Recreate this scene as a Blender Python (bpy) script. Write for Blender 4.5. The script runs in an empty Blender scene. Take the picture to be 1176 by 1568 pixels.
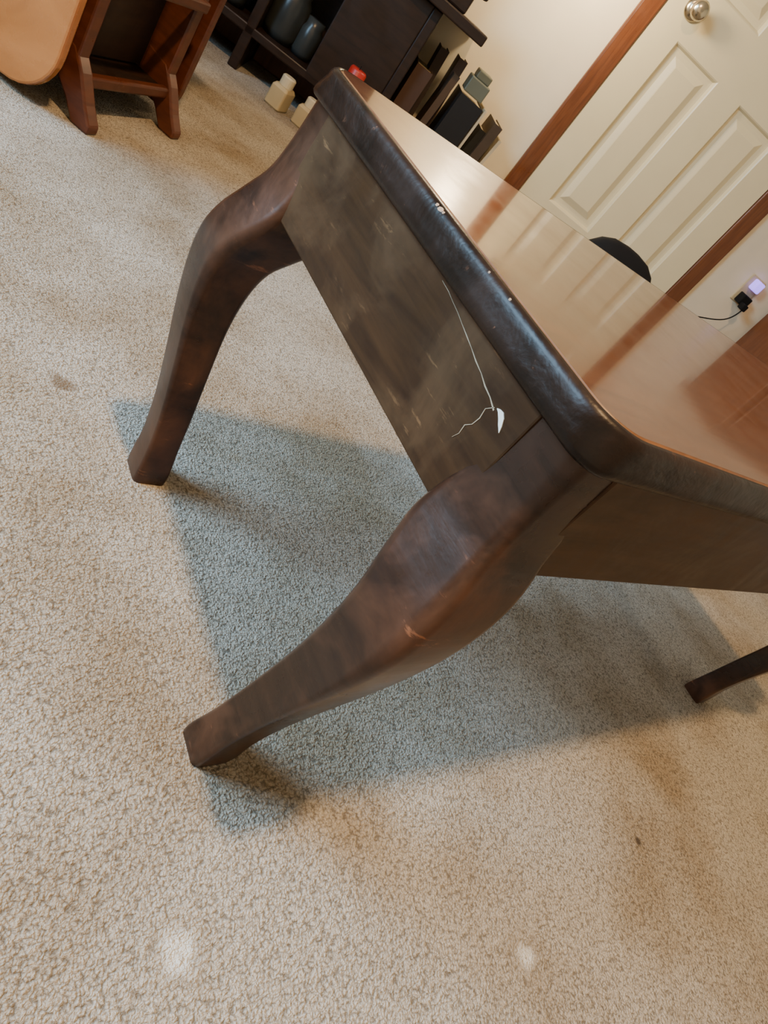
import bpy, bmesh, random
from math import *
from mathutils import Vector, Matrix
random.seed(4)
SC=bpy.context.scene
# ---------------------------------------------------------------- helpers
def link(o,parent=None):
    SC.collection.objects.link(o)
    if parent: o.parent=parent
    return o
def empty(name,loc=(0,0,0),rz=0):
    o=bpy.data.objects.new(name,None);o.location=loc;o.rotation_euler=(0,0,rz);return link(o)
def mesh(name,V,Fc,mat,parent=None,smooth=False,bev=0,seg=2,loc=None,rz=0,sub=0,mats=None,fm=None):
    me=bpy.data.meshes.new(name);me.from_pydata([tuple(v) for v in V],[],Fc);me.update()
    bm=bmesh.new();bm.from_mesh(me);bmesh.ops.recalc_face_normals(bm,faces=bm.faces);bm.to_mesh(me);bm.free()
    for m in (mats or [mat]): me.materials.append(m)
    if fm:
        for p,i in zip(me.polygons,fm): p.material_index=i
    for p in me.polygons: p.use_smooth=smooth
    o=bpy.data.objects.new(name,me)
    if loc: o.location=loc
    o.rotation_euler=(0,0,rz)
    link(o,parent)
    if bev:
        b=o.modifiers.new('b','BEVEL');b.width=bev;b.segments=seg;b.limit_method='ANGLE';b.angle_limit=radians(35)
        b.harden_normals=False
    if sub:
        s=o.modifiers.new('s','SUBSURF');s.levels=sub;s.render_levels=sub
    return o
class MB:
    def __init__(s): s.V=[];s.F=[];s.M=[]
    def add(s,V,F,m=0):
        b=len(s.V);s.V+= [tuple(v) for v in V];s.F+=[tuple(i+b for i in f) for f in F];s.M+=[m]*len(F)
    def box(s,x0,x1,y0,y1,z0,z1,m=0,M=None):
        V=[Vector(v) for v in [(x0,y0,z0),(x1,y0,z0),(x1,y1,z0),(x0,y1,z0),(x0,y0,z1),(x1,y0,z1),(x1,y1,z1),(x0,y1,z1)]]
        if M is not None: V=[M@v for v in V]
        s.add(V,[(0,3,2,1),(4,5,6,7),(0,1,5,4),(1,2,6,5),(2,3,7,6),(3,0,4,7)],m)
    def rings(s,rings,m=0,cap=True,close=True):
        n=len(rings[0]);b=[];V=[];F=[]
        for r in rings: V+=r
        for i in range(len(rings)-1):
            for j in range(n if close else n-1):
                k=(j+1)%n;F.append((i*n+j,i*n+k,(i+1)*n+k,(i+1)*n+j))
        if cap:
            F.append(tuple(range(n))[::-1]);F.append(tuple((len(rings)-1)*n+j for j in range(n)))
        s.add(V,F,m)
    def lathe(s,prof,c=(0,0,0),n=28,m=0,ax='z'):
        R=[]
        for r,h in prof:
            ring=[]
            for j in range(n):
                a=2*pi*j/n
                v=(r*cos(a),r*sin(a),h)
                if ax=='y': v=(r*cos(a),h,r*sin(a))
                ring.append((v[0]+c[0],v[1]+c[1],v[2]+c[2]))
            R.append(ring)
        s.rings(R,m)
    def make(s,name,mats,parent=None,**k):
        if not isinstance(mats,list): mats=[mats]
        return mesh(name,s.V,s.F,None,parent,mats=mats,fm=s.M,**k)
def nmat(name):
    m=bpy.data.materials.new(name);m.use_nodes=True;nt=m.node_tree
    return m,nt,nt.nodes['Principled BSDF']
def N(nt,t,**k):
    n=nt.nodes.new(t)
    for a,b in k.items():
        if a in n.inputs: n.inputs[a].default_value=b
        else: setattr(n,a,b)
    return n
def ramp(nt,stops):
    r=nt.nodes.new('ShaderNodeValToRGB');e=r.color_ramp.elements
    while len(e)<len(stops): e.new(.5)
    for i,(p,c) in enumerate(stops):
        e[i].position=p;e[i].color=(*c,1) if len(c)==3 else c
    return r
def simple(name,col,rough=.5,metal=0,coat=0,noise=.12,emit=None,es=0,spec=.5):
    m,nt,b=nmat(name);L=nt.links.new
    tc=N(nt,'ShaderNodeTexCoord');no=N(nt,'ShaderNodeTexNoise',Scale=9.0,Detail=5.0)
    L(tc.outputs['Object'],no.inputs['Vector'])
    r=ramp(nt,[(.3,tuple(c*(1-noise) for c in col)),(.7,tuple(min(1,c*(1+noise)) for c in col))])
    L(no.outputs['Fac'],r.inputs[0]);L(r.outputs[0],b.inputs['Base Color'])
    b.inputs['Roughness'].default_value=rough;b.inputs['Metallic'].default_value=metal;b.inputs['Coat Weight'].default_value=coat
    b.inputs['Specular IOR Level'].default_value=spec
    if emit: b.inputs['Emission Color'].default_value=(*emit,1);b.inputs['Emission Strength'].default_value=es
    return m
def wood(name,dark,light,rough=.3,stretch=(2,30,30),coat=0,worn=None,bump=.03,coatr=.1,scale=1.0,wamt=.75,spec=.5,scuff=.655,scgain=2.6):
    m,nt,b=nmat(name);L=nt.links.new
    tc=N(nt,'ShaderNodeTexCoord');mp=N(nt,'ShaderNodeMapping');mp.inputs['Scale'].default_value=stretch
    L(tc.outputs['Object'],mp.inputs['Vector'])
    no=N(nt,'ShaderNodeTexNoise',Scale=3.0*scale,Detail=8.0,Roughness=.6,Distortion=.6);L(mp.outputs[0],no.inputs['Vector'])
    r=ramp(nt,[(.32,dark),(.68,light)]);L(no.outputs['Fac'],r.inputs[0]);col=r.outputs[0]
    big=N(nt,'ShaderNodeTexNoise',Scale=13.0,Detail=5.0,Roughness=.62,Distortion=.4);L(tc.outputs['Object'],big.inputs['Vector'])
    hgt=no.outputs['Fac']
    if worn:
        r2=ramp(nt,[(.46,(0,0,0)),(.66,(1,1,1))]);L(big.outputs['Fac'],r2.inputs[0])
        mul=N(nt,'ShaderNodeMath',operation='MULTIPLY');mul.inputs[1].default_value=wamt;L(r2.outputs[0],mul.inputs[0])
        mx=N(nt,'ShaderNodeMix',data_type='RGBA');L(mul.outputs[0],mx.inputs[0]);L(col,mx.inputs[6]);mx.inputs[7].default_value=(*worn,1)
        mp2=N(nt,'ShaderNodeMapping');mp2.inputs['Scale'].default_value=tuple(s_**.8 for s_ in stretch);L(tc.outputs['Object'],mp2.inputs['Vector'])
        sc=N(nt,'ShaderNodeTexNoise',Scale=11.0,Detail=5.0,Roughness=.72);L(mp2.outputs[0],sc.inputs['Vector'])
        r3=ramp(nt,[(scuff,(0,0,0)),(scuff+.07,(1,1,1))]);L(sc.outputs['Fac'],r3.inputs[0])
        mul2=N(nt,'ShaderNodeMath',operation='MULTIPLY');L(r3.outputs[0],mul2.inputs[0]);L(r2.outputs[0],mul2.inputs[1])
        mx2=N(nt,'ShaderNodeMix',data_type='RGBA');L(mul2.outputs[0],mx2.inputs[0]);L(mx.outputs[2],mx2.inputs[6]);mx2.inputs[7].default_value=tuple(min(1,w_*scgain) for w_ in worn)+(1,)
        col=mx2.outputs[2]
        ah=N(nt,'ShaderNodeMath',operation='MULTIPLY_ADD');L(big.outputs['Fac'],ah.inputs[0]);ah.inputs[1].default_value=3.0;L(no.outputs['Fac'],ah.inputs[2]);hgt=ah.outputs[0]
    L(col,b.inputs['Base Color'])
    b.inputs['Specular IOR Level'].default_value=spec
    rr=N(nt,'ShaderNodeMapRange');rr.inputs['From Min'].default_value=.3;rr.inputs['From Max'].default_value=.7;rr.inputs['To Min'].default_value=rough*.7;rr.inputs['To Max'].default_value=rough*1.45
    L(big.outputs['Fac'],rr.inputs['Value']);L(rr.outputs[0],b.inputs['Roughness'])
    b.inputs['Coat Weight'].default_value=coat;b.inputs['Coat Roughness'].default_value=coatr
    bp=N(nt,'ShaderNodeBump',Strength=bump,Distance=.002);L(hgt,bp.inputs['Height']);L(bp.outputs[0],b.inputs['Normal'])
    if coat: L(bp.outputs[0],b.inputs['Coat Normal'])
    return m
# ---------------------------------------------------------------- frame of room
CX,CY,CZ=-.29788,-.15263,.51317
WA=1.05351;WD=2.7673;RZ=WA-pi/2
nv=Vector((cos(WA),sin(WA),0));rv=Vector((sin(WA),-cos(WA),0))
ORG=Vector((CX,CY,0))+nv*WD
def W(u,v,h=0): return ORG+rv*u-nv*v+Vector((0,0,h))
# ---------------------------------------------------------------- materials
def carpet_mat():
    m,nt,b=nmat('carpet');L=nt.links.new
    tc=N(nt,'ShaderNodeTexCoord')
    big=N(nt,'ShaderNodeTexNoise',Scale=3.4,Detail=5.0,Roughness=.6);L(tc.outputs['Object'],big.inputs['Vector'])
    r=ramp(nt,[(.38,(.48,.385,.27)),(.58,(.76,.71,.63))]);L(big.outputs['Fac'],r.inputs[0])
    wv=N(nt,'ShaderNodeTexNoise',Scale=160.0,Detail=2.0);L(tc.outputs['Object'],wv.inputs['Vector'])
    wm=N(nt,'ShaderNodeMix',data_type='RGBA');wm.inputs[0].default_value=.006;L(tc.outputs['Object'],wm.inputs[6]);L(wv.outputs['Color'],wm.inputs[7])
    vo=N(nt,'ShaderNodeTexVoronoi',Scale=360.0);L(wm.outputs[2],vo.inputs['Vector'])
    fine=N(nt,'ShaderNodeTexNoise',Scale=520.0,Detail=3.0,Roughness=.7);L(tc.outputs['Object'],fine.inputs['Vector'])
    med=N(nt,'ShaderNodeTexNoise',Scale=150.0,Detail=3.0,Roughness=.6);L(tc.outputs['Object'],med.inputs['Vector'])
    inv=N(nt,'ShaderNodeMath',operation='SUBTRACT');inv.inputs[0].default_value=1;L(vo.outputs['Distance'],inv.inputs[1])
    ad=N(nt,'ShaderNodeMath',operation='MULTIPLY_ADD');L(fine.outputs['Fac'],ad.inputs[0]);ad.inputs[1].default_value=.9;L(inv.outputs[0],ad.inputs[2])
    ad2=N(nt,'ShaderNodeMath',operation='MULTIPLY_ADD');L(med.outputs['Fac'],ad2.inputs[0]);ad2.inputs[1].default_value=.9;L(ad.outputs[0],ad2.inputs[2])
    hn=N(nt,'ShaderNodeMapRange');hn.inputs['From Min'].default_value=1.0;hn.inputs['From Max'].default_value=1.75;L(ad2.outputs[0],hn.inputs['Value'])
    rf=ramp(nt,[(.0,(.36,.34,.31)),(.5,(.78,.77,.75)),(.9,(1,1,1))]);L(hn.outputs[0],rf.inputs[0])
    mx=N(nt,'ShaderNodeMix',data_type='RGBA',blend_type='MULTIPLY');mx.inputs[0].default_value=1
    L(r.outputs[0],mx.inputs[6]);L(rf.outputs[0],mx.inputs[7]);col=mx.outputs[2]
    geo=N(nt,'ShaderNodeNewGeometry')
    dn=N(nt,'ShaderNodeTexNoise',Scale=40.0,Detail=3.0);L(tc.outputs['Object'],dn.inputs['Vector'])
    def spot(x,y,rad,c,amt,soft=.5):
        nonlocal col
        d=N(nt,'ShaderNodeVectorMath',operation='DISTANCE');L(geo.outputs['Position'],d.inputs[0]);d.inputs[1].default_value=(x,y,0)
        a_=N(nt,'ShaderNodeMath',operation='MULTIPLY_ADD');L(dn.outputs['Fac'],a_.inputs[0]);a_.inputs[1].default_value=rad*1.4;L(d.outputs['Value'],a_.inputs[2])
        mr=N(nt,'ShaderNodeMapRange');mr.inputs['From Min'].default_value=rad*1.7;mr.inputs['From Max'].default_value=rad*(1.7-soft)
        mr.inputs['To Min'].default_value=0;mr.inputs['To Max'].default_value=amt;L(a_.outputs[0],mr.inputs['Value'])
        mm=N(nt,'ShaderNodeMix',data_type='RGBA');L(mr.outputs[0],mm.inputs[0]);L(col,mm.inputs[6]);mm.inputs[7].default_value=(*c,1);col=mm.outputs[2]
    spot(-.04,.49,.017,(.18,.115,.06),.8)
    spot(.55,-.13,.007,(.05,.03,.015),.9)
    # soiled ring around the flattened dents, pale in the middle
    spot(-.04,-.08,.032,(.42,.33,.22),.45,.9);spot(.28,-.18,.030,(.42,.33,.22),.40,.9)
    spot(-.04,-.08,.018,(1,.99,.93),1,.6)
    spot(.28,-.18,.014,(1,.99,.93),1,.6)
    spot(.16,.42,.010,(.45,.33,.2),.5,.9)
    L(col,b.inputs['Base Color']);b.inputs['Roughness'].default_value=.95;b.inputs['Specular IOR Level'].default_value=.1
    b.inputs['Sheen Weight'].default_value=.1
    bp=N(nt,'ShaderNodeBump',Strength=1.0,Distance=.0045);L(ad2.outputs[0],bp.inputs['Height']);L(bp.outputs[0],b.inputs['Normal'])
    return m
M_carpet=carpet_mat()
M_wall=simple('wall_paint',(.74,.66,.50),.7,noise=.03)
M_ceil=simple('ceiling_paint',(.66,.62,.54),.9,noise=.02)
M_door=simple('door_paint',(.70,.62,.41),.35,noise=.02)
M_trim=wood('stained_trim',(.10,.030,.011),(.17,.056,.019),.35,(30,30,2))
M_dark=wood('table_dark_wood',(.014,.0062,.0042),(.034,.0145,.0085),.30,(3,3,22),coat=.15,worn=(.088,.037,.019),coatr=.2,bump=.10,spec=.33,scuff=.63,wamt=.82)
M_apr=wood('apron_wood',(.026,.012,.0055),(.055,.026,.0105),.42,(30,3,30),worn=(.090,.048,.021),bump=.06,spec=.2,scuff=.60,scgain=1.9)
M_apr2=wood('apron_wood_long',(.030,.014,.0055),(.06,.028,.0115),.42,(3,30,30),worn=(.08,.040,.017),bump=.05,spec=.2,scgain=1.8)
M_rim=wood('rim_wood',(.005,.003,.0022),(.012,.006,.004),.33,(10,10,10),worn=(.045,.021,.012),bump=.35,wamt=.35,spec=.25,scuff=.63,scgain=4)
M_groove=wood('rim_groove_wood',(.10,.04,.014),(.22,.10,.035),.4,(10,10,10))
M_top=wood('tabletop_wood',(.072,.022,.008),(.115,.038,.013),.18,(1.5,40,40),coat=.65,coatr=.06,bump=.012)
M_red=wood('cherry_wood',(.060,.016,.007),(.11,.030,.012),.35,(4,4,20))
M_lightw=wood('honey_oak',(.30,.10,.022),(.42,.155,.040),.25,(20,3,4),coat=.4)
M_cab=wood('cabinet_dark_wood',(.012,.0065,.0045),(.025,.012,.007),.45,(3,20,20),spec=.3)
M_brown=wood('brown_cabinet_wood',(.12,.036,.013),(.18,.06,.022),.35,(20,20,3))
M_metal=simple('knob_brass',(.62,.55,.42),.22,metal=1,noise=.05)
M_black=simple('black_fabric',(.006,.006,.007),.8,spec=.2)
M_cream=simple('cream_plastic',(.50,.41,.24),.45)
M_white=simple('white_plastic',(.62,.56,.40),.4)
M_raw=simple('raw_splinter_wood',(.92,.88,.8),.6)
M_raw2=simple('aged_splinter_wood',(.36,.29,.20),.6,noise=.6)
M_glass=simple('grey_glass',(.028,.032,.032),.3,noise=.3,spec=.3)
M_fab=simple('olive_upholstery',(.20,.15,.09),.9)
# ---------------------------------------------------------------- room
u0,u1,v1,HC=-1.65,2.62,4.4,2.44
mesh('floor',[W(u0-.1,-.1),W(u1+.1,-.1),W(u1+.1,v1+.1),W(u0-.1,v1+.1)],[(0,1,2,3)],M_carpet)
def wallbox(name,a0,a1,b0,b1,z0=0,z1=HC,mat=M_wall):
    m=MB();m.box(a0,a1,-b1,-b0,z0,z1);return m.make(name,mat,loc=ORG,rz=RZ)
wallbox('wall_back',u0-.1,u1+.1,-.1,0)
wallbox('wall_right',u1,u1+.1,0,v1)
wallbox('wall_front',u0-.1,u1+.1,v1,v1+.1)
wy0,wy1,wz0,wz1=1.75,2.85,.7,1.8
m=MB();m.box(u0-.1,u0,-v1,-wy1,0,HC);m.box(u0-.1,u0,-wy0,0,0,HC);m.box(u0-.1,u0,-wy1,-wy0,0,wz0);m.box(u0-.1,u0,-wy1,-wy0,wz1,HC)
m.make('wall_left',M_wall,loc=ORG,rz=RZ)
wallbox('ceiling',u0-.1,u1+.1,-.1,v1+.1,HC,HC+.1,M_ceil)
w=empty('window_1',ORG,RZ)
m=MB()
for a in (0,1):
    y=-(wy0+(wy1-wy0)*a);m.box(u0-.06,u0+.015,y-.03,y+.03,wz0,wz1)
for a in (0,1):
    z=wz0+(wz1-wz0)*a;m.box(u0-.06,u0+.012,-wy1,-wy0,z-.03,z+.03)
m.make('frame',M_white,w,bev=.004)
def trimbox(name,a0,a1,b0,b1,z0,z1,mat=M_trim):
    m=MB();m.box(a0,a1,-b1,-b0,z0,z1);return m.make(name,mat,loc=ORG,rz=RZ,bev=.006,seg=3)
DU0,DU1=.712,1.434;DH=2.03
trimbox('baseboard_back',u0,DU0-.064,0,.014,0,.085)
trimbox('baseboard_back.001',DU1+.066,u1,0,.014,0,.085)
trimbox('trim_1',DU0-.064,DU0,0,.022,0,DH+.065)
trimbox('trim_2',DU1,DU1+.066,0,.022,0,DH+.065)
trimbox('trim_3',DU0-.064,DU1+.066,0,.024,DH,DH+.07)
d=empty('door_1',ORG,RZ)
m=MB();fy=-.016
pan=[(.823,1.021),(1.132,1.330)]
xs=[DU0+.003,pan[0][0],pan[0][1],pan[1][0],pan[1][1],DU1-.003];zs=[.012,.25,.845,1.0,1.60,1.70,1.92,DH-.003]
for i in range(5):
    for j in range(7):
        x0_,x1_,z0_,z1_=xs[i],xs[i+1],zs[j],zs[j+1]
        if i in(1,3) and j in(1,3,5):
            R=[]
            for ins,dep in [(0,0),(.004,.003),(.010,.013),(.018,.014),(.030,.014),(.050,.004),(.053,.003)]:
                R.append([(x0_+ins,fy+dep,z0_+ins),(x1_-ins,fy+dep,z0_+ins),(x1_-ins,fy+dep,z1_-ins),(x0_+ins,fy+dep,z1_-ins)])
            m.rings(R[::-1],cap=False);k=len(m.V)-4*7
            m.F.append((k,k+1,k+2,k+3));m.M.append(0)
        else:
            m.add([(x0_,fy,z0_),(x1_,fy,z0_),(x1_,fy,z1_),(x0_,fy,z1_)],[(0,1,2,3)])
m.make('slab',M_door,d)
m=MB();m.lathe([(0.0,0),(.033,0),(.033,-.006),(.022,-.010),(.012,-.014),(.011,-.030),(.020,-.036),(.028,-.046),(.029,-.056),(.022,-.066),(.006,-.070),(0,-.070)],(.800,fy,.93),ax='y')
m.make('knob',M_metal,d,smooth=True)
o=empty('wall_outlet',ORG,RZ)
m=MB();m.box(1.655,1.725,-.006,0,.40,.515);m.make('plate',M_cream,o,bev=.003)
m=MB();m.box(1.668,1.712,-.05,-.006,.405,.445);m.box(1.676,1.70,-.085,-.05,.395,.42);m.make('plug',M_black,o,bev=.004)
m=MB();m.box(1.672,1.708,-.045,-.006,.468,.51);m.make('night_light',simple('violet_glow',(.4,.3,.9),.4,emit=(.35,.22,1),es=1.8),o,bev=.006)
cu=bpy.data.curves.new('cord','CURVE');cu.dimensions='3D';cu.bevel_depth=.0025;sp=cu.splines.new('NURBS')
pts=[(1.688,-.08,.40),(1.68,-.09,.35),(1.64,-.08,.31),(1.55,-.07,.27),(1.45,-.06,.20),(1.40,-.05,.08),(1.38,-.06,.004)]
sp.points.add(len(pts)-1)
for q,pp in zip(sp.points,pts): q.co=(*pp,1)
sp.use_endpoint_u=True;co=bpy.data.objects.new('cord',cu);cu.materials.append(M_black);link(co,o)
# ---------------------------------------------------------------- the table
TA,TB,TH,TZ=.4187,.985,.4298,.4037
tb=empty('side_table')
def rrect(x0,x1,y0,y1,r,z,n=8):
    out=[]
    for cx,cy,a0 in [(x1-r,y1-r,0),(x0+r,y1-r,90),(x0+r,y0+r,180),(x1-r,y0+r,270)]:
        for k in range(n+1):
            a=radians(a0+90*k/n);out.append((cx+r*cos(a),cy+r*sin(a),z))
    return out
m=MB();R=0.034
prof=[(.0098,TH),(.0088,TH-.0014),(.0078,TH-.0016),(.0070,TH-.0002),(.0046,TH-.0007),(.0026,TH-.0022),(.0013,TH-.0048),(.0010,TH-.009),(.0004,TH-.016),(.0000,TH-.0205),(.0008,TH-.0236),(.003,TH-.0256),(.006,TZ),(.03,TZ)]
rg=[rrect(i,TB-i,i,TA-i,max(R-i-max(0,TH-.008-z)*.7,.006),z) for i,z in prof]
m.rings(rg[:3],2,cap=False);m.rings(rg[2:],1,cap=False)
m.add(rg[0],[tuple(range(len(rg[0])))],0);m.add(rg[-1],[tuple(range(len(rg[0])))],1)
m.make('tabletop',[M_top,M_rim,M_groove],tb,smooth=False)
top=bpy.data.objects['tabletop']
for pl in top.data.polygons:
    if len(pl.vertices)==4: pl.use_smooth=True
ia=.007;ha=.3185
m=MB();m.box(ia,ia+.018,.045,TA-.045,ha,TZ+.002);m.box(TB-ia-.018,TB-ia,.045,TA-.045,ha,TZ+.002)
m.make('apron_ends',M_apr,tb,bev=.0015)
m=MB();m.box(.045,TB-.045,ia,ia+.018,ha,TZ+.002);m.box(.045,TB-.045,TA-ia-.018,TA-ia,ha,TZ+.002)
m.make('apron_sides',M_apr2,tb,bev=.0015)
keys=[(TZ+.001,-.001,.056,.22),(.365,.000,.055,.18),(.335,.003,.060,.15),(.310,.011,.067,.16),(.285,.019,.065,.19),(.26,.022,.058,.2),(.23,.019,.051,.18),(.19,.011,.044,.15),(.14,-.001,.038,.13),(.09,-.012,.034,.12),(.045,-.019,.033,.12),(.012,-.021,.036,.12),(0.0,-.022,.036,.18)]
def interp(z):
    for i in range(len(keys)-1):
        a,b=keys[i],keys[i+1]
        if a[0]>=z>=b[0]-1e-9:
            p=keys[max(i-1,0)];q=keys[min(i+2,len(keys)-1)];t=(a[0]-z)/(a[0]-b[0]);out=[]
            for k in (1,2,3):
                h=a[0]-b[0]
                m0=(b[k]-p[k])/(p[0]-b[0])*h if p[0]!=b[0] else 0
                m1=(q[k]-a[k])/(a[0]-q[0])*h if a[0]!=q[0] else 0
                out.append((2*t**3-3*t*t+1)*a[k]+(t**3-2*t*t+t)*m0+(-2*t**3+3*t*t)*b[k]+(t**3-t*t)*m1)
            return out
    return keys[-1][1:]
offs=[(-.028,.013),(-.015,.0),(.010,-.010),(.010,.0)]
for i,(sx,sy,bx,by) in enumerate([(-1,-1,0,0),(-1,1,0,TA),(1,-1,TB,0),(1,1,TB,TA)]):
    R_=[];n=56
    for k in range(n+1):
        z=(TZ+.001)*(1-k/n);o_,w_,rf=interp(z)
        s_=max(0,(.30-z)/.30);s_=s_**1.15
        dx,dy=offs[i][0]*s_,offs[i][1]*s_
        x1=o_-.0075;x0=x1-w_
        ring=rrect(x0,x1,x0,x1,max(w_*rf,.004),z,5)
        R_.append([(bx+sx*a+dx,by+sy*b_+dy,c) for a,b_,c in ring])
    m=MB();m.rings(R_);ob=m.make('leg_%d'%(i+1),M_dark,tb,smooth=True)
    es=ob.modifiers.new('e','EDGE_SPLIT');es.split_angle=radians(50)
# split / splintered joint
m=MB()
ctop=[(.165,.4010),(.155,.4003),(.148,.3990),(.138,.3975),(.130,.3958),(.120,.3938),(.112,.3922),(.103,.3900),(.094,.3885),(.086,.3862),(.078,.3850),(.070,.3825)]
wd_=[.0001,.0002,.0001,.0002,.0002,.0005,.0002,.0007,.0003,.0008,.0005,.0010]
m.rings([[(ia-.0004,y,z-w_/2),(ia+.004,y,z-w_/2),(ia+.004,y,z+w_/2),(ia-.0004,y,z+w_/2)] for (y,z),w_ in zip(ctop,wd_)],0)
bl=[(.0690,.3850,.0004),(.067,.3852,.0020),(.064,.3845,.0042),(.061,.3825,.0046),(.0585,.3800,.0026),(.057,.3780,.0005)]
m.rings([[(ia-.0006,y,z-w_/2),(ia+.004,y,z-w_/2),(ia+.004,y,z+w_/2),(ia-.0006,y,z+w_/2)] for y,z,w_ in bl],1)
br=[(.071,.3838,.0003),(.075,.379,.0002),(.0735,.373,.0003),(.0745,.367,.0002),(.078,.363,.0003),(.077,.357,.0002),(.079,.352,.0001)]
m.rings([[(ia-.0004,y-w,z),(ia+.003,y-w,z),(ia+.003,y+w,z),(ia-.0004,y+w,z)] for y,z,w in br],0)
m.make('split_crack',[M_raw2,M_raw],tb)
m=MB();rr_=random.Random(3)
for yy,sz in [(.205,.0016),(.20,.0026),(.196,.0012),(.135,.0009),(.11,.0010)]:
    c=Vector((.0027,yy,TH-.0021));R_=[]
    for s_,h in [(1,-.0004),(.7,.0003)]:
        R_.append([tuple(c+Vector((cos(t)*.5*sz*s_,sin(t)*sz*s_*rr_.uniform(.8,1.4),h+cos(t)*.45*sz*s_)))for t in [2*pi*k/8 for k in range(8)]])
    m.rings(R_)
m.make('edge_chips',simple('bare_chip_wood',(.42,.30,.2),.5,noise=.4),tb)
# ---------------------------------------------------------------- background furniture
fx=Vector((.104,1.173,0));ang=atan2(.653,.757)
mt=empty('drop_leaf_table',fx,ang)
Ln=.262
def foot(m,x,y,sy):
    pr=[(0,.0),(0,.014),(.02,.040),(.045,.080),(.07,.11),(.12,.12),(.12,.07),(.09,.055),(.06,.03),(.035,.0)]
    a=[(x-.015,y+sy*q,z) for q,z in pr];b=[(x+.015,y+sy*q,z) for q,z in pr]
    m.rings([a,b])
m=MB()
for xx in (0,Ln):
    foot(m,xx,0,1);foot(m,xx,.40,-1)
    m.box(xx-.014,xx+.014,.06,.34,.07,.54)
for yy in (.045,.34):
    m.box(-.0,Ln,yy,yy+.018,.055,.075);m.box(0,Ln,yy,yy+.015,.225,.245);m.box(0,Ln,yy,yy+.015,.42,.45)
m.box(Ln*.5-.009,Ln*.5+.009,.05,.065,.235,.43)
m.make('rack',M_red,mt,bev=.004)
m=MB();m.box(.014,Ln-.014,.06,.34,.060,.070);m.box(.014,Ln-.014,.12,.13,.075,.5);m.make('shelf_panels',M_cab,mt)
def leaf(x,mat,name,y0=.045,y1=.40,z0=.012,z1=.54,r=.07):
    out=[(y0,z1),(y1,z1)]
    for k in range(9):
        a=radians(0-90*k/8);out.append((y1-r+r*cos(a),z0+r+r*sin(a)))
    for k in range(9):
        a=radians(-90-90*k/8);out.append((y0+r+r*cos(a),z0+r+r*sin(a)))
    m=MB();m.rings([[(x-.009,y,z) for y,z in out],[(x+.009,y,z) for y,z in out]]);m.make(name,mat,mt,bev=.004)
leaf(-.068,M_lightw,'leaf_1',r=.085);leaf(Ln+.062,M_red,'leaf_2',y0=.06,r=.05)  # leaf_2 gets the redder, darker wood so its shade sits in the colour
m=MB();m.rings([rrect(-.075,Ln+.07,.02,.42,.03,z,4) for z in (.54,.56)]);m.make('top_board',M_lightw,mt,bev=.004)
# easy chair added out of view to block window light from the back carpet
ac=empty('light_blocker_chair',W(-1.20,1.28),RZ)
m=MB();m.box(-.33,.33,-.34,.34,.10,.28);m.box(-.33,-.20,-.34,.34,.28,.58);m.box(.20,.33,-.34,.34,.28,.58);m.box(-.33,.33,.20,.34,.28,.88)
m.box(-.195,.195,-.35,.19,.285,.42);m.make('upholstery',M_fab,ac,bev=.04,seg=4)
m=MB()
for a in (-.28,.28):
    for b_ in (-.28,.28): m.lathe([(.018,0),(.028,.10)],(a,b_,0),12)
m.make('feet',M_cab,ac)
# dark cabinet against wall
dc=empty('dark_cabinet',ORG,RZ)
m=MB()
m.box(-.80,.285,-.34,-.01,.470,.50)
m.box(-.78,.15,-.30,-.01,.10,.125);m.box(-.78,-.75,-.30,-.01,0,.47);m.box(.12,.15,-.30,-.01,0,.47);m.box(-.30,-.27,-.30,-.01,0,.47)
m.box(-.75,.12,-.03,-.01,.1,.47);m.box(-.10,.12,-.30,-.28,.1,.47)
m.box(-.75,-.30,-.29,-.03,.28,.295)
m.box(-.75,.10,-.26,-.01,.50,.95);m.box(-.78,.13,-.30,-.005,.95,.98)
m.make('body',M_cab,dc,bev=.004)
m=MB();m.box(.13,.20,-.30,-.2,.50,.56);m.box(.15,.235,-.28,-.21,.56,.60);m.make('small_boxes',M_cab,dc,bev=.006)
m=MB()
for (x,z,s) in [(-.22,.125,1.2),(-.64,.125,1.1),(-.50,.125,1.2),(-.38,.125,1.0),(-.14,.125,.8)]: m.lathe([(0,0),(.035*s,0),(.045*s,.02*s),(.045*s,.10*s),(.035*s,.115*s),(.036*s,.14*s),(0,.14*s)],(x,-.20,z),20)
m.make('jars',M_glass,dc,smooth=True)
# pile of books and boxes
bk=empty('book_pile',ORG,RZ)
items=[((.06,.03,.018),.055,.33,.22,0),((.03,.018,.013),.03,.40,.14,-3),((.07,.04,.022),.022,.37,.17,3),((.035,.02,.014),.030,.41,.12,-2),((.010,.010,.011),.085,.345,.20,1),((.48,.40,.26),.007,.35,.205,1),((.02,.022,.022),.028,.30,.15,5),((.06,.04,.025),.030,.34,.18,3),((.48,.40,.26),.010,.31,.17,5)]
xx=.165
for i,(c,t,h,dp,tilt) in enumerate(items):
    m=MB();tl=Matrix.Translation((xx,0,0))@Matrix.Rotation(radians(tilt),4,'Y')
    e=t*max(0,sin(radians(tilt)))+.002
    m.box(0,.002,-.03-dp,-.03,e,h,0,tl);m.box(t-.002,t,-.03-dp,-.03,e,h,0,tl);m.box(0,t,-.032-dp,-.03-dp,e,h,0,tl)
    m.box(.002,t-.002,-.028-dp,-.034,e+.004,h-.004,1,tl)
    m.make('book_%d'%(i+1),[simple('cover_%d'%i,c,.6,spec=.3),M_cream],bk);xx+=t+.004
m=MB();m.box(.325,.395,-.21,-.12,.352,.40);m.box(.335,.385,-.205,-.13,.40,.425);m.make('tin_box',simple('grey_green_tin',(.10,.11,.08),.5),bk,bev=.004)
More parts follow.
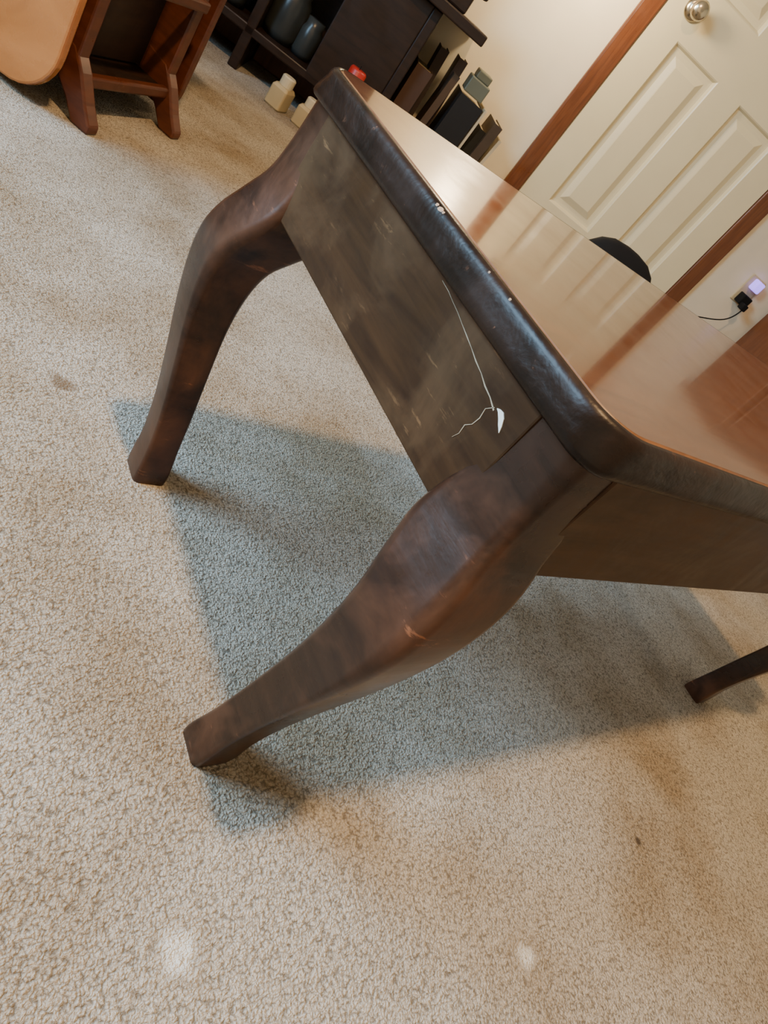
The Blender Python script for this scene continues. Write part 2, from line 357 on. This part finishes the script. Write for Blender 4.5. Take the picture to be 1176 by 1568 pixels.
def jar(loc,s=1.0):
    e=empty('spice_jar',loc,.7)
    m=MB();R_=[]
    for z,w in [(0,.024),(.004,.027),(.045,.027),(.052,.022)]: R_.append(rrect(-w*s,w*s,-w*.8*s,w*.8*s,.008,z*s,4))
    m.rings(R_);m.make('bottle',M_cream,e,smooth=False)
    m=MB();m.lathe([(.0,.05*s),(.016*s,.05*s),(.017*s,.053*s),(.017*s,.072*s),(.014*s,.075*s),(0,.075*s)],n=20);m.make('cap',M_white,e)
jar((.78,1.99,0),1.25);jar((.855,1.945,0),1.15)
rc=empty('red_candle',W(.03,.40),0)
m=MB();m.lathe([(0,0),(.035,0),(.035,.01),(.026,.014),(.026,.225),(.022,.23),(0,.229)],n=20);m.make('wax',simple('red_wax',(.40,.02,.015),.4),rc,smooth=True)
m=MB();m.lathe([(.0015,.228),(.0015,.24),(0,.24)],n=6);m.make('wick',M_black,rc)
# black bag behind table
bb=empty('black_handbag',W(.82,.9),RZ)
m=MB();R_=[]
for z,a,b in [(0,.12,.05),(.02,.135,.06),(.15,.14,.065),(.26,.13,.055),(.32,.115,.042),(.35,.09,.03),(.366,.06,.018),(.372,.02,.006)]:
    R_.append([(a*cos(t)*(abs(cos(t))**-.3 if abs(cos(t))>1e-3 else 0),b*sin(t),z) for t in [2*pi*k/32+.01 for k in range(32)]])
m.rings(R_);m.make('bag_body',M_black,bb,smooth=True)
# brown cabinet at right
bc=empty('brown_cabinet',ORG+rv*.15,RZ)
m=MB();m.box(1.66,2.30,-.38,-.03,.06,.80);m.box(1.63,2.33,-.40,-.02,.80,.83);m.box(1.69,2.27,-.36,-.03,0,.06)
for a in (1.69,1.99): m.box(a,a+.28,-.395,-.38,.12,.76)
m.make('carcass',M_brown,bc,bev=.004)
m=MB()
for a in (1.93,2.03): m.lathe([(0,0),(.006,0),(.006,-.012),(.014,-.02),(.012,-.028),(0,-.03)],(a,-.395,.5),16,ax='y')
m.make('knobs',M_metal,bc,smooth=True)
# ceiling lamp fixture
LX,LY=-.25,.02
cl=empty('ceiling_lamp',(LX,LY,0))
m=MB();m.lathe([(0,2.44),(.10,2.44),(.10,2.42),(.06,2.41),(0,2.41)],n=32);m.make('canopy',M_metal,cl,smooth=True)
# ---------------------------------------------------------------- lights
def area(name,loc,size,power,col,target=None,sy=None,shape='DISK'):
    l=bpy.data.lights.new(name,'AREA');l.shape=shape if sy is None else 'RECTANGLE';l.size=size
    if sy: l.size_y=sy
    l.energy=power;l.color=col;o=bpy.data.objects.new(name,l);o.location=loc
    dv=(Vector(target)-Vector(loc)) if target else Vector((0,0,-1))
    o.rotation_euler=dv.to_track_quat('-Z','Y').to_euler();return link(o)
area('lamp_light',(LX,LY,2.38),.15,74,(1,.61,.28))
area('window_daylight',W(u0+.04,2.3,1.25),.85,94,(.42,.72,1.0),target=W(0,2.25,.1),sy=1.0)
l=bpy.data.lights.new('accent_lamp','POINT');l.energy=13;l.color=(1,.76,.47);l.shadow_soft_size=.05
o=bpy.data.objects.new('accent_lamp',l);o.location=W(.46,.24,.90);link(o)
wd=bpy.data.worlds.new('World');SC.world=wd;wd.use_nodes=True
wd.node_tree.nodes['Background'].inputs[0].default_value=(.6,.75,1,1);wd.node_tree.nodes['Background'].inputs[1].default_value=.6
# ---------------------------------------------------------------- camera
th,p,ro=.64899,.54067,.74218
Fv=Vector((cos(th)*cos(p),sin(th)*cos(p),-sin(p)));R0=Vector((sin(th),-cos(th),0));U0=R0.cross(Fv)
Rv=cos(ro)*R0+sin(ro)*U0;Uv=-sin(ro)*R0+cos(ro)*U0
cam=bpy.data.cameras.new('camera');cam.sensor_fit='VERTICAL';cam.sensor_height=36;cam.lens=1084.94/1568*36;cam.clip_start=.01
oc=bpy.data.objects.new('camera',cam);link(oc)
oc.matrix_world=Matrix(((Rv.x,Uv.x,-Fv.x,CX),(Rv.y,Uv.y,-Fv.y,CY),(Rv.z,Uv.z,-Fv.z,CZ),(0,0,0,1)))
SC.camera=oc
